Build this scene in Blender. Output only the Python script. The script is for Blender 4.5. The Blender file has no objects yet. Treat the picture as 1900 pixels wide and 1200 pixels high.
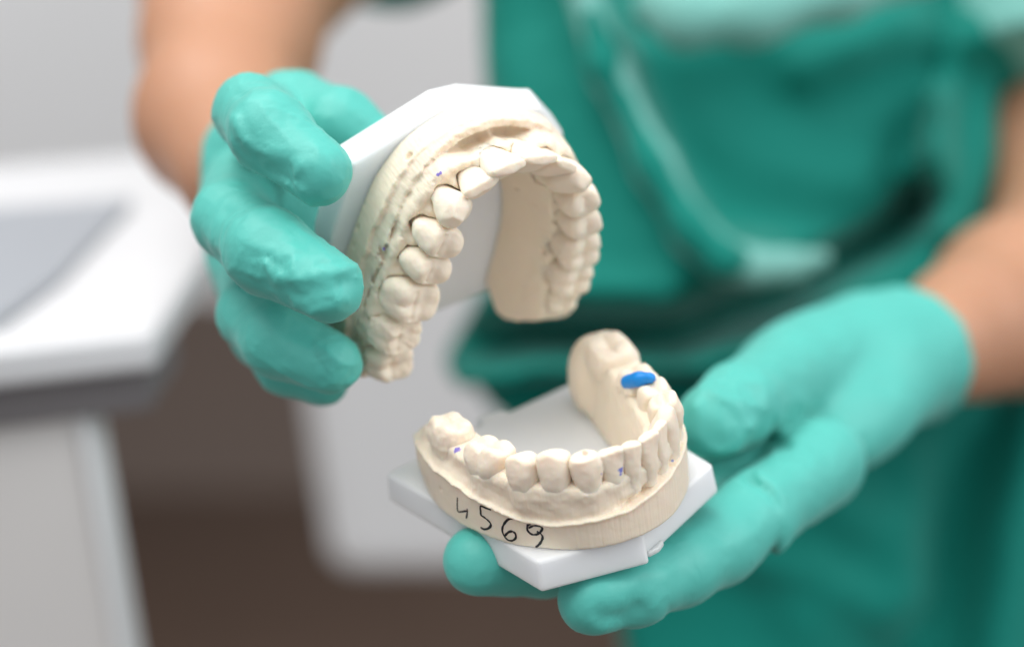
import bpy, math, random
import numpy as np
from mathutils import Matrix, Vector
from mathutils.bvhtree import BVHTree

random.seed(4); rng = np.random.RandomState(7)
sc = bpy.context.scene
col = sc.collection

# ------------------------------------------------------------------ camera
FPX, CX, CY = 3694., 950., 600.
CAM = np.array([0., 0., 1.20])
PITCH = math.radians(70)
RC = np.array(Matrix.Rotation(PITCH, 3, 'X'))
cd = bpy.data.cameras.new('camera'); cam = bpy.data.objects.new('camera', cd); col.objects.link(cam)
cam.location = CAM; cam.rotation_euler = (PITCH, 0, 0)
cd.sensor_width = 36; cd.lens = 70; cd.clip_start = .02; cd.clip_end = 50
cd.dof.use_dof = True; cd.dof.focus_distance = .455; cd.dof.aperture_fstop = 4.0; cd.dof.aperture_blades = 0
sc.camera = cam

def cpt(px, py, d):                       # a point d mm in front of the lens, in camera axes (mm)
    return np.array([(px-CX)/FPX*d, -(py-CY)/FPX*d, -d])
def c2w(p):                               # camera axes mm -> world metres
    return np.asarray(p)@RC.T*.001 + CAM
def wpt(px, py, d): return c2w(cpt(px, py, d))
def ray_plane(px, py, axis, val):         # pixel ray onto an axis-aligned world plane
    dr = RC@np.array([(px-CX)/FPX, -(py-CY)/FPX, -1.]); k = (val-CAM[axis])/dr[axis]; return CAM+k*dr

# ------------------------------------------------------------------ noise / sdf tools
def _h(i, j, k, seed):
    n = (i*374761393 + j*668265263 + k*2147483647 + seed*1274126177) & 0xffffffff
    n = ((n ^ (n >> 13))*1274126177) & 0xffffffff
    n = ((n ^ (n >> 16))*2246822519) & 0xffffffff
    return ((n ^ (n >> 15)) & 0xffff)/65535.
def noise(p, scale, seed=0):              # value noise 0..1 ; p (n,3), scale = wavelength
    q = p/scale; f = np.floor(q); t = q-f; f = f.astype(np.int64)+1000; t = t*t*t*(t*(t*6-15)+10)
    r = 0
    for a in (0, 1):
        for b in (0, 1):
            for c in (0, 1):
                w = (t[:, 0] if a else 1-t[:, 0])*(t[:, 1] if b else 1-t[:, 1])*(t[:, 2] if c else 1-t[:, 2])
                r = r + w*_h(f[:, 0]+a, f[:, 1]+b, f[:, 2]+c, seed)
    return r
def fbm(p, scale, seed=0, o=3):
    r = 0; a = 1; s = 0
    for i in range(o): r = r+a*(noise(p, scale/2**i, seed+i*17)-.5); s += a; a *= .5
    return r/s*2
def ridged(p, scale, seed=0):             # sharp crease lines, 1 on the crease
    return 1-np.abs(2*noise(p, scale, seed)-1)
def smin(a, b, k):
    h = np.clip(.5+.5*(b-a)/k, 0, 1); return b+(a-b)*h-k*h*(1-h)
def smax(a, b, k): return -smin(-a, -b, k)
def sstep(x, a, b):
    t = np.clip((x-a)/(b-a), 0, 1); return t*t*(3-2*t)

def surface_nets(F, o, h):
    F = F.astype(np.float32); S = F < 0
    c = np.zeros(tuple(n-1 for n in F.shape), np.int8)
    for a in (0, 1):
        for b in (0, 1):
            for d in (0, 1):
                c += S[a:a+c.shape[0], b:b+c.shape[1], d:d+c.shape[2]]
    act = np.argwhere((c > 0) & (c < 8)); idx = -np.ones(c.shape, np.int64)
    idx[tuple(act.T)] = np.arange(len(act))
    acc = np.zeros((len(act), 3)); cnt = np.zeros(len(act))
    cor = [(a, b, d) for a in (0, 1) for b in (0, 1) for d in (0, 1)]
    val = {k: F[act[:, 0]+k[0], act[:, 1]+k[1], act[:, 2]+k[2]] for k in cor}
    for k in cor:
        for ax in range(3):
            if k[ax]: continue
            k2 = list(k); k2[ax] = 1; k2 = tuple(k2)
            v0, v1 = val[k], val[k2]; m = (v0 < 0) != (v1 < 0)
            t = v0[m]/(v0[m]-v1[m]); p = np.tile(np.array(k, float), (m.sum(), 1)); p[:, ax] = t
            acc[m] += p; cnt[m] += 1
    V = (act+acc/cnt[:, None])*h+np.asarray(o)
    Q = []
    for ax in range(3):
        s0 = [slice(None)]*3; s1 = [slice(None)]*3
        s0[ax] = slice(0, -1); s1[ax] = slice(1, None)
        A = S[tuple(s0)]; B = S[tuple(s1)]
        e = np.argwhere(A != B); u, v = (ax+1) % 3, (ax+2) % 3
        ok = (e[:, u] > 0) & (e[:, v] > 0) & (e[:, u] < F.shape[u]-1) & (e[:, v] < F.shape[v]-1); e = e[ok]
        fl = A[tuple(e.T)]
        def cell(du, dv):
            q = e.copy(); q[:, u] += du; q[:, v] += dv; return idx[tuple(q.T)]
        q = np.stack([cell(-1, -1), cell(0, -1), cell(0, 0), cell(-1, 0)], 1)
        q[~fl] = q[~fl][:, ::-1]
        Q.append(q)
    Q = np.concatenate(Q); Q = Q[(Q >= 0).all(1)]
    return V, Q

def grid(lo, hi, h):
    ax = [np.arange(a, b+h, h) for a, b in zip(lo, hi)]
    X, Y, Z = np.meshgrid(*ax, indexing='ij'); return X, Y, Z
def add_band(F, X, Y, Z, band, fn):       # add a displacement only close to the surface
    m = np.abs(F) < band
    P = np.stack([X[m], Y[m], Z[m]], 1); F[m] += fn(P); return F

def make_mesh(name, V, Q, mat, parent=None, smooth=True):
    me = bpy.data.meshes.new(name)
    V = np.asarray(V, np.float32)
    me.vertices.add(len(V)); me.vertices.foreach_set('co', V.ravel())
    Q = np.asarray(Q, np.int32); n = Q.shape[1]
    me.loops.add(Q.size); me.loops.foreach_set('vertex_index', Q.ravel())
    me.polygons.add(len(Q)); me.polygons.foreach_set('loop_start', np.arange(0, Q.size, n, dtype=np.int32))
    me.polygons.foreach_set('loop_total', np.full(len(Q), n, np.int32))
    me.update(calc_edges=True); me.validate()
    if smooth: me.polygons.foreach_set('use_smooth', np.ones(len(me.polygons), bool))
    me.materials.append(mat)
    o = bpy.data.objects.new(name, me); col.objects.link(o)
    if parent: o.parent = parent
    return o
def empty(name, loc=(0, 0, 0), label=None, cat=None, group=None):
    o = bpy.data.objects.new(name, None); col.objects.link(o); o.location = loc
    o.empty_display_size = .02
    tag(o, label, cat, group); return o
def tag(o, label=None, cat=None, group=None, kind=None):
    for k, v in (('label', label), ('category', cat), ('group', group), ('kind', kind)):
        if v: o[k] = v
    return o

# ------------------------------------------------------------------ materials
def nodes(name):
    m = bpy.data.materials.new(name); m.use_nodes = True; nt = m.node_tree
    b = nt.nodes['Principled BSDF']; return m, nt, b
def N(nt, t, **kw):
    n = nt.nodes.new(t)
    for k, v in kw.items():
        if k in n.inputs: n.inputs[k].default_value = v
        else: setattr(n, k, v)
    return n
def simple(name, rgb, rough=.5, sss=0, sssr=(.001, .001, .001), bump=None, var=.0, vscale=20, metal=0, sheen=0, spec=.5):
    m, nt, b = nodes(name); L = nt.links
    b.inputs['Base Color'].default_value = (*rgb, 1); b.inputs['Roughness'].default_value = rough
    b.inputs['Metallic'].default_value = metal; b.inputs['Specular IOR Level'].default_value = spec
    if sss:
        b.inputs['Subsurface Weight'].default_value = sss; b.inputs['Subsurface Radius'].default_value = sssr
        b.inputs['Subsurface Scale'].default_value = 1.0
    if sheen: b.inputs['Sheen Weight'].default_value = sheen; b.inputs['Sheen Roughness'].default_value = .4; b.inputs['Sheen Tint'].default_value = (.7, 1, .95, 1)
    tc = N(nt, 'ShaderNodeTexCoord')
    if var:
        nz = N(nt, 'ShaderNodeTexNoise', Scale=vscale, Detail=5.); L.new(tc.outputs['Object'], nz.inputs['Vector'])
        mx = N(nt, 'ShaderNodeMix', data_type='RGBA')
        L.new(nz.outputs['Fac'], mx.inputs[0])
        mx.inputs[6].default_value = (*[c*(1-var) for c in rgb], 1); mx.inputs[7].default_value = (*[min(1, c*(1+var)) for c in rgb], 1)
        L.new(mx.outputs[2], b.inputs['Base Color'])
    if bump:
        last = None
        for (scale, dist, det, mp) in bump:
            nz = N(nt, 'ShaderNodeTexNoise', Scale=abs(scale), Detail=det)
            if scale < 0: nz.noise_type = 'RIDGED_MULTIFRACTAL'; nz.normalize = True; nz.inputs['Distortion'].default_value = .6
            mpn = N(nt, 'ShaderNodeMapping'); mpn.inputs['Scale'].default_value = mp
            L.new(tc.outputs['Object'], mpn.inputs['Vector']); L.new(mpn.outputs['Vector'], nz.inputs['Vector'])
            bp = N(nt, 'ShaderNodeBump', Strength=1.0, Distance=dist); L.new(nz.outputs['Fac'], bp.inputs['Height'])
            if last: L.new(last.outputs['Normal'], bp.inputs['Normal'])
            last = bp
        L.new(last.outputs['Normal'], b.inputs['Normal'])
    return m

def plaster(name, marks, rgb=(.89, .775, .63), striate=True, warm=(.80, .64, .47)):
    m, nt, b = nodes(name); L = nt.links
    b.inputs['Roughness'].default_value = .58; b.inputs['Specular IOR Level'].default_value = .35
    b.inputs['Subsurface Weight'].default_value = .4; b.inputs['Subsurface Radius'].default_value = (.0026, .0014, .0008); b.inputs['Subsurface Scale'].default_value = 1
    tc = N(nt, 'ShaderNodeTexCoord')
    n1 = N(nt, 'ShaderNodeTexNoise', Scale=90., Detail=4.); L.new(tc.outputs['Object'], n1.inputs['Vector'])
    mx = N(nt, 'ShaderNodeMix', data_type='RGBA'); L.new(n1.outputs['Fac'], mx.inputs[0])
    mx.inputs[6].default_value = (rgb[0]*.95, rgb[1]*.93, rgb[2]*.90, 1); mx.inputs[7].default_value = (*[min(1, c*1.05) for c in rgb], 1)
    out = mx.outputs[2]
    for (p, r, c) in marks:               # pencil and articulating-paper marks rubbed onto the plaster
        gz = N(nt, 'ShaderNodeTexNoise', Scale=1500., Detail=2.); L.new(tc.outputs['Object'], gz.inputs['Vector'])
        wv = N(nt, 'ShaderNodeVectorMath', operation='MULTIPLY_ADD'); L.new(gz.outputs['Color'], wv.inputs[0])
        wv.inputs[1].default_value = (r*1.3,)*3; L.new(tc.outputs['Object'], wv.inputs[2])
        dv = N(nt, 'ShaderNodeVectorMath', operation='DISTANCE'); L.new(wv.outputs[0], dv.inputs[0])
        dv.inputs[1].default_value = tuple(np.array(p)+r*.65)
        mr = N(nt, 'ShaderNodeMapRange'); L.new(dv.outputs['Value'], mr.inputs['Value'])
        mr.inputs['From Min'].default_value = r*.7; mr.inputs['From Max'].default_value = r
        mr.inputs['To Min'].default_value = .9; mr.inputs['To Max'].default_value = 0
        mm = N(nt, 'ShaderNodeMix', data_type='RGBA'); L.new(mr.outputs[0], mm.inputs[0]); L.new(out, mm.inputs[6]); mm.inputs[7].default_value = (*c, 1)
        out = mm.outputs[2]
    L.new(out, b.inputs['Base Color'])
    last = None
    specs = [(900., .00006, 4., (1, 1, 1)), (260., .00030, 6., (1, 1, 1))]
    if striate: specs.append((1300., .00016, 1., (1, 1, .03)))
    for (s, d, det, mp) in specs:
        nz = N(nt, 'ShaderNodeTexNoise', Scale=s, Detail=det); mpn = N(nt, 'ShaderNodeMapping'); mpn.inputs['Scale'].default_value = mp
        L.new(tc.outputs['Object'], mpn.inputs['Vector']); L.new(mpn.outputs[0], nz.inputs['Vector'])
        bp = N(nt, 'ShaderNodeBump', Strength=1., Distance=d); L.new(nz.outputs['Fac'], bp.inputs['Height'])
        if last: L.new(last.outputs[0], bp.inputs['Normal'])
        last = bp
    L.new(last.outputs[0], b.inputs['Normal'])
    return m

M_plate = simple('white_plastic', (.80, .82, .84), .4, sss=.8, sssr=(.006, .006, .0065), bump=[(300, .00004, 3, (1, 1, 1))])
M_wax = simple('blue_wax', (.0, .24, .70), .4, bump=[(500, .0002, 3, (1, 1, 1))])
M_ink = simple('black_ink', (.012, .012, .016), .45)
M_glove = simple('teal_nitrile', (.085, .475, .41), .52, sss=.25, sssr=(.0012, .002, .002), sheen=.2,
                 bump=[(1600, .00004, 3, (1, 1, 1)), (120, .0003, 3, (1, 1, 1)), (-75, .00022, 2, (1, 1, 1)), (-190, .0002, 3, (1, 1.5, 1))], var=.05, vscale=40)
M_skin = simple('skin', (.49, .25, .15), .5, sss=.3, sssr=(.006, .003, .0015), var=.14, vscale=22)
M_scrub = simple('green_cotton', (.0, .20, .158), .75, spec=.25, bump=[(60, .002, 4, (1, 1, 1))], var=.06, vscale=15, sheen=.3)

# ------------------------------------------------------------------ dental model maths
def catmull(P, n=24):
    P = np.asarray(P, float); E = np.vstack([2*P[0]-P[1], P, 2*P[-1]-P[-2]]); out = []
    for i in range(1, len(E)-2):
        t = np.linspace(0, 1, n, endpoint=False)[:, None]
        a, b, c, d = E[i-1], E[i], E[i+1], E[i+2]
        out.append(.5*((2*b)+(-a+c)*t+(2*a-5*b+4*c-d)*t*t+(-a+3*b-3*c+d)*t**3))
    out.append(P[-1:]); return np.vstack(out)
class Arch:
    def __init__(s, pts, side):           # side=+1 when outward is to the left of travel
        s.C = catmull(pts, 14); d = np.diff(s.C, axis=0); L = np.linalg.norm(d, axis=1)
        s.S = np.concatenate([[0], np.cumsum(L)]); s.T = d/L[:, None]; s.L = L; s.side = side
    def su(s, P):                          # -> arc length, outward distance, overshoot past the ends
        P = np.asarray(P, float); best = np.full(len(P), 1e9); S = np.zeros(len(P)); U = np.zeros(len(P)); E = np.zeros(len(P))
        n = len(s.T)
        for i in range(n):
            r = P-s.C[i]; a = r@s.T[i]; c = np.clip(a, 0, s.L[i]); q = r-c[:, None]*s.T[i]; d = (q*q).sum(1)
            m = d < best; perp = (s.T[i, 0]*r[:, 1]-s.T[i, 1]*r[:, 0])*s.side
            best[m] = d[m]; S[m] = s.S[i]+c[m]
            end = (i == 0) | (i == n-1)
            ex = np.zeros(len(P))
            if i == 0: ex = np.where(a < 0, -a, ex)
            if i == n-1: ex = np.where(a > s.L[i], a-s.L[i], ex)
            u = np.sign(perp)*np.sqrt(d) if not end else np.where(ex > 0, perp, np.sign(perp)*np.sqrt(d))
            U[m] = u[m]; E[m] = ex[m]
        E = np.where(E > 0, E, -np.minimum(S, s.S[-1]-S))
        return S, U, E
    def frame(s, xy):
        S, U, E = s.su(np.array([xy])); i = min(np.searchsorted(s.S, S[0], 'right')-1, len(s.T)-1)
        # smoothed tangent
        k = slice(max(0, i-6), min(len(s.T), i+7)); t = s.T[k].mean(0); t /= np.linalg.norm(t)
        out = np.array([-t[1], t[0]])*s.side
        return t, out, S[0]
    def line(s, pts):                      # outward distance of a wall polyline as a function of s
        S, U, E = s.su(catmull(pts, 10)); S = S+np.where(E > 0, np.where(S < 1, -E, E), 0)
        o = np.argsort(S); return S[o], U[o]

KIND = {  # crown: half width scale etc.
    'incisor': dict(p=2.6, cus=None), 'canine': dict(p=2.3, cus=None), 'premolar': dict(p=2.5, cus=2), 'molar': dict(p=3.2, cus=4)}
def tooth_field(P, kind, w, d, h, opt):
    x, y, z = P[:, 0], P[:, 1], P[:, 2]     # y = outward, z: 0 neck .. h tip
    t = z/h; tc = np.clip(t, -1, 1.1)
    if kind == 'incisor':
        a = w/2*(.74+.26*sstep(t, -.1, .75)); b = d/2*(1.0-.66*sstep(t, .1, 1.05)); yc = d*.02+d*.16*sstep(t, .2, 1.0)
        top = h-.25-.35*np.clip(np.abs(x)/(w/2), 0, 2)**4+opt.get('wear', 0)*x/w
        k = .7
    elif kind == 'canine':
        nk = opt.get('nk', .76); a = w/2*(nk+(1-nk)*sstep(t, -.1, .6)-.28*sstep(t, .65, 1.05)); b = d/2*(1.0-.55*sstep(t, .25, 1.05)); yc = d*.12*sstep(t, .2, .9)
        top = h-opt.get('point', 2.2)*(np.abs(x)/(w/2))**1.25-opt.get('flat', 0)*.0; k = .9
    else:
        nk = opt.get('nk', .8); a = w/2*(nk+(1-nk)*sstep(t, -.1, .6)-.06*sstep(t, .7, 1.1)); b = d/2*(.86+.14*sstep(t, -.1, .35)-.30*sstep(t, .45, 1.08)); bs = opt.get('bs', 0); yc = -d*.10*bs*sstep(t, .3, 1.0)
        if kind == 'premolar': cs = [(0, d*(.27-.10*bs), 0), (0, -d*(.24+.06*bs), -opt.get('ling', 1.0))]; sg = .34*min(w, d)
        else: yb = d*(.26-.12*bs); yl = -d*(.24+.06*bs); cs = [(-w*.23, yb, -.1), (w*.22, yb, -.3), (-w*.22, yl, -.5-.5*bs), (w*.22, yl, -.7-.5*bs)]; sg = .26*min(w, d)
        top = np.full_like(x, h-opt.get('val', 2.1))
        for (cx, cy, dz) in cs:
            rr = ((x-cx)/sg)**2+((y-cy)/sg)**2
            top = smax(top, h+dz-opt.get('cz', 1.35)*(np.sqrt(rr+.12)-.346), .35)
        top = top-opt.get('fossa', .5)*np.exp(-((x/(w*.16))**2+(y/(d*.13))**2))-.45*np.exp(-(y/.55)**2)*(np.abs(x) < w*.38)
        if kind == 'molar': top = top-.5*np.exp(-((x+.03*w)/.6)**2)*sstep(y, -d*.1, d*.3)
        k = .7
    if kind == 'molar':                    # buccal groove
        a = a; b = b*(1-opt.get('lobe', .07)*np.exp(-((x)/(w*.12))**2)*sstep(t, -.1, .5))
    p = KIND[kind]['p']
    yy = y-yc
    r = ((np.abs(x)/a)**p+(np.abs(yy)/b)**p)**(1/p)
    f = (r-1)*np.minimum(a, b)*.95
    if kind in ('incisor',): f = f+.12*np.exp(-((np.abs(x)-w*.16)/.8)**2)*sstep(t, .3, .9)*(y > yc)
    g = (z-top)*.8
    f = smax(f, g, k)
    # worn, scraped facets
    for (nx, ny, nz, dd) in opt.get('cut', []):
        f = smax(f, x*nx+y*ny+z*nz-dd, .25)
    return f

class Tooth:
    def __init__(s, arch, tip, z, kind, w, d, h, tilt=0, rot=0, mt=0, **opt):
        t, out, S = arch.frame(tip); s.s = S
        th = math.radians(tilt); ph = math.radians(rot)
        t3 = np.array([t[0], t[1], 0]); o3 = np.array([out[0], out[1], 0])
        if t3[0]*o3[1]-t3[1]*o3[0] < 0: t3 = -t3
        z3 = np.array([0, 0, 1.]); ax = z3*math.cos(th)+o3*math.sin(th)+t3*math.sin(math.radians(mt)); ax /= np.linalg.norm(ax)
        x3 = t3*math.cos(ph)+o3*math.sin(ph); x3 = x3-ax*(x3@ax); x3 /= np.linalg.norm(x3); y3 = np.cross(ax, x3)
        s.R = np.stack([x3, y3, ax], 1); s.kind, s.w, s.d, s.h, s.opt = kind, w, d, h, opt
        yo = {'incisor': .18*d, 'canine': .12*d}.get(kind, 0)
        s.o = np.array([tip[0], tip[1], z])-s.R@np.array([0, yo, h])
        s.seed = int(abs(tip[0]*13+tip[1]*7)*10)
    def field(s, P, rootk=1):
        q = (P-s.o)@s.R
        f = tooth_field(q, s.kind, s.w, s.d, s.h, s.opt)
        return smax(f, -q[:, 2]-5, .5), q
    def mesh(s, mat, parent, hv=.27):
        lo = (-s.w*.62, -s.d*.75, -4.5); hi = (s.w*.62, s.d*.75, s.h+1.2)
        X, Y, Z = grid(lo, hi, hv); sh = X.shape
        q = np.stack([X.ravel(), Y.ravel(), Z.ravel()], 1)
        f = tooth_field(q, s.kind, s.w, s.d, s.h, s.opt)
        f = f+.24*fbm(q+s.seed*9.1, 3.4, s.seed, 3)
        if s.opt.get('rough'): f = f+s.opt['rough']*fbm(q, 2.0, s.seed+3, 3)
        f = smax(f, -q[:, 2]-3.8, .5)
        V, Q = surface_nets(f.reshape(sh), lo, hv)
        V = V@s.R.T+s.o
        return make_mesh('tooth', V*.001, Q, mat, parent)

def heights(arch, table, S):               # table: [(x, y, value...)] -> values interpolated along the arch
    ks = np.array([arch.frame((t[0], t[1]))[2] for t in table]); o = np.argsort(ks); v = np.array([t[2:] for t in table], float)[o]
    return [np.interp(S, ks[o], v[:, i]) for i in range(v.shape[1])]

def place(o, R, t):
    Rw = RC@R; w = c2w(t); M = np.eye(4); M[:3, :3] = Rw; M[:3, 3] = w
    o.matrix_world = Matrix(M.tolist())

# raycasting helper in model coordinates (mm)
def bvh_of(ob):
    me = ob.data; n = len(me.vertices); co = np.empty(n*3, np.float32); me.vertices.foreach_get('co', co)
    vs = (co.reshape(-1, 3)*1000).tolist(); return BVHTree.FromPolygons(vs, [tuple(p.vertices) for p in me.polygons])
def hit(bvh, R, t, px, py):
    o = R.T@(-t); d = R.T@np.array([(px-CX)/FPX, -(py-CY)/FPX, -1.]); d /= np.linalg.norm(d)
    h = bvh.ray_cast(Vector(o), Vector(d)); return (np.array(h[0]), np.array(h[1])) if h[0] is not None else (None, None)

def prism(name, poly, z0, z1, mat, parent, bev=.6, grow=0.):
    """plate outline (mm) extruded with rounded edges"""
    import bmesh
    bm = bmesh.new(); c = np.mean(poly, 0)
    vb = [bm.verts.new((*(np.array(p)+(np.array(p)-c)/np.linalg.norm(np.array(p)-c)*grow)*.001, z0*.001)) for p in poly]
    vt = [bm.verts.new((p[0]*.001, p[1]*.001, z1*.001)) for p in poly]
    bm.faces.new(vt); bm.faces.new(vb[::-1]); n = len(poly)
    for i in range(n): bm.faces.new((vb[i], vb[(i+1) % n], vt[(i+1) % n], vt[i]))
    bmesh.ops.recalc_face_normals(bm, faces=bm.faces)
    if bev: bmesh.ops.bevel(bm, geom=list(bm.edges), offset=bev*.001, segments=3, affect='EDGES', profile=.5)
    me = bpy.data.meshes.new(name); bm.to_mesh(me); bm.free(); me.materials.append(mat)
    o = bpy.data.objects.new(name, me); col.objects.link(o); o.parent = parent; return o

# ------------------------------------------------------------------ UPPER MODEL
RU = np.array([[.871, .113, .478], [.226, .773, -.593], [-.436, .624, .648]]); tU = np.array([-7.34, 52.63, -475.46])
RL = np.array([[-.767, .626, -.137], [-.378, -.27, .886], [.518, .731, .444]]); tL = np.array([33.17, -47.0, -453.31])
def ortho(R):
    u, s, v = np.linalg.svd(R); return u@v
RU = ortho(RU); RL = ortho(RL)
PURPLE = (.16, .13, .55)

def build_upper():
    root = empty('dental_model', label='upper dental model held up on its white plate by the fingers, teeth facing right', cat='dental model')
    place(root, RU, tU)
    A = Arch([(-28.5, -62), (-29, -54), (-28.8, -45), (-26.4, -34.7), (-23.8, -25), (-21.5, -17), (-17.5, -9), (-11.8, -4.6), (-7, -2.6), (-2.5, -1.9),
              (2.3, -2.3), (9, -5.5), (14.5, -10.5), (17.8, -18.5), (20, -26), (21, -34), (20.8, -43), (20, -50), (19, -58)], 1)
    T = []
    add = lambda *a, **k: T.append(Tooth(A, *a, **k))
    add((-29.6, -57.0), 22.5, 'molar', 9.8, 12.0, 7.5, tilt=6, fossa=1.4, cz=.9, bs=1, val=1.4)
    add((-29.2, -47.2), 23.8, 'molar', 10.4, 12.4, 8.2, tilt=6, fossa=.9, rough=.5, bs=1, cz=.9, val=1.6)
    add((-26.8, -36.6), 25, 'molar', 10.8, 13.6, 9.0, tilt=9, rot=4, nk=.74, lobe=.03, bs=1, cz=1.1, val=1.7)
    add((-24.0, -26.9), 25.9, 'premolar', 7.9, 11.8, 9.6, tilt=11, ling=.8, nk=.60, bs=1)
    add((-22.0, -19.0), 26.5, 'premolar', 8.0, 11.8, 10.0, tilt=12, ling=.9, rot=-3, nk=.60, bs=1)
    add((-19.8, -10.3), 27.4, 'canine', 8.8, 9.8, 11.4, tilt=17, nk=.62, point=2.8, cut=[(0, .75, .66, 9.1)])
    add((-13.0, -4.2), 26.2, 'incisor', 8.8, 7.4, 10.0, tilt=22, wear=.4, rot=-8)
    add((-6.8, .2), 27, 'incisor', 9.2, 7.2, 11.2, tilt=22, rot=-3)
    add((2.4, .6), 27, 'incisor', 9.0, 7.2, 10.8, tilt=22, rot=3)
    add((10.0, -3.6), 26.2, 'incisor', 7.0, 6.5, 9.6, tilt=20)
    add((15.2, -9.2), 27.2, 'canine', 7.8, 8.6, 10.4, tilt=14, point=2.4)
    add((18.0, -17.6), 26.3, 'premolar', 7.2, 9.6, 8.6, tilt=8)
    add((19.9, -25.0), 26, 'premolar', 7.0, 9.6, 8.2, tilt=8)
    add((20.8, -34.0), 25, 'molar', 10.2, 11, 7.4, tilt=6)
    add((20.6, -43.6), 24, 'molar', 9.6, 11, 7, tilt=6)
    add((20.2, -52.0), 20.8, 'molar', 7.4, 9.4, 6, tilt=4, cz=1.0)
    h = .40
    xs = np.arange(-42, 33, h); ys = np.arange(-68, 8, h); zs = np.arange(-.8, 21.6, h)
    GX, GY = np.meshgrid(xs, ys, indexing='ij'); S, U, E = A.su(np.stack([GX.ravel(), GY.ravel()], 1))
    W0 = A.line([(-35.5, -66), (-35.5, -50), (-34, -40), (-32.3, -31.7), (-29.7, -22), (-26.3, -13.5), (-20.5, -6), (-13.3, -1.6), (-7, .6), (-1.9, 1.0), (5, -.3), (12, -3.6), (18, -9.2), (23, -17), (26, -28), (27, -40), (26, -55), (24.5, -62)])
    w0 = np.interp(S, *W0)
    #            x, y,  rim top z, floor z, rim width, gum U at z8, at z12, at z17, gum cap z, flare
    rim, flo, rw, g8, g12, g17, cap, fla = heights(A, [
        (-29, -60, 10, 9, .8, 6.8, 6.0, 5.4, 16.0, .3), (-28.8, -45, 11.6, 9.4, .7, 5.4, 5.0, 5.2, 16.6, .6), (-26.4, -34.7, 12.9, 10.4, .7, 4.9, 4.7, 5.2, 16.7, .9),
        (-23.8, -25, 13.0, 10.6, .7, 4.7, 4.5, 5.1, 16.8, 1.0), (-21.5, -17, 12.6, 10.6, .95, 4.5, 4.3, 4.9, 16.7, 1.1), (-17.5, -9, 11.6, 10.4, 1.8, 3.9, 3.6, 3.6, 16.6, 1.3), (-14, -6.2, 10.8, 10.0, 2.4, 1.5, 2.6, 2.6, 16.8, 1.5),
        (-10, -4, 10.6, 7.0, 2.3, -2.4, -.6, 1.7, 17.0, 1.7), (-5.2, -2.2, 10.8, 7.0, 2.3, -2.8, -.8, 1.5, 17.0, 1.8), (-2.5, -1.9, 10.6, 8.8, 2.3, -1.2, .2, 1.4, 17.2, 1.8), (0, -2, 10.6, 7.0, 2.3, -2.6, -.8, 1.5, 17.0, 1.8), (4, -3.2, 10.6, 7.2, 2.3, -2.4, -.6, 1.5, 17.0, 1.7),
        (7.5, -5, 10.8, 9.5, 2.4, 2.0, 2.6, 2.4, 17.2, 1.6), (14.5, -10.5, 11, 10.4, 2, 4.6, 4.4, 3.4, 17.2, 1.4), (20, -26, 11, 10, 1, 5.4, 5.4, 4.6, 17, 1), (20.8, -43, 10, 9.5, 1, 5.4, 5.2, 4.6, 17.2, .6), (19, -58, 9, 9, 1, 5.4, 5.2, 5.0, 18.6, .3)], S)
    r2 = lambda a: a.reshape(GX.shape)[:, :, None]
    S3, U3, E3 = r2(S), r2(U), r2(E); Z = zs[None, None, :]
    P2 = np.stack([GX.ravel(), GY.ravel(), np.zeros(GX.size)], 1)
    jag = r2(.55*fbm(P2, 2.4, 5, 2)+.2*fbm(P2, .9, 9, 1)); low = r2(.5*fbm(P2, 9, 21, 2))
    wall = r2(w0)+r2(fla)*np.clip(Z/9, 0, 1)
    zr = r2(rim)+jag*1.2
    stp = r2(1.0*fbm(P2, 5, 88, 3)+.35*fbm(P2, 1.6, 89, 2)); chamf = r2(np.interp(rw, [.8, 2.4], [1.35, .35]))*sstep(Z, 8.4+stp, 8.9+stp)+np.clip(Z-8.8, 0, 9)*.13
    base_out = U3-(wall-chamf)
    fb = smax(base_out, Z-zr, .25)
    inner_w = r2(np.interp(S, [0, 30, 60, 75, 200], [10.5, 10.8, 11.0, 11.3, 11.5]))-6.4*np.clip(Z/19, 0, 1.1)**1.5
    fin = -U3-inner_w+low*.4
    # floor of the vestibule between rim and gum
    rin = wall-chamf-r2(rw)+jag*.5
    gv = np.where(Z < 12, r2(g8)+(r2(g12)-r2(g8))*np.clip((Z-8)/4, -1, 1), r2(g12)+(r2(g17)-r2(g12))*(Z-12)/5)
    post = r2(np.interp(rw, [.8, 1.6], [1, 0])); gv = np.where((Z < zr+.5), np.minimum(gv, rin-.5*post+9*(1-post)), gv)
    groove = smax(smax(U3-rin, -(U3-gv), .4), r2(flo)+low-Z, .7)
    fb = smax(fb, -groove, .35)
    gum = smax(U3-gv-low*.35, (Z-r2(cap)-low*.6-.25*np.abs(U3)*0)*.9, 1.6)
    F = smin(fb, gum, .12)
    F = smax(F, fin, .8)
    emax = 1.0+5.0*sstep(Z, 0, 7)-.62*np.clip(Z-9, 0, 20)
    F = smax(F, (E3-emax)*.85, 1.6)
    F = smax(F, -Z+.05+0*F, .2)
    F = np.ascontiguousarray(np.broadcast_to(F, GX.shape+(len(zs),))).astype(np.float64)
    X = np.broadcast_to(GX[:, :, None], F.shape); Y = np.broadcast_to(GY[:, :, None], F.shape); ZZ = np.broadcast_to(Z, F.shape)
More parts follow.
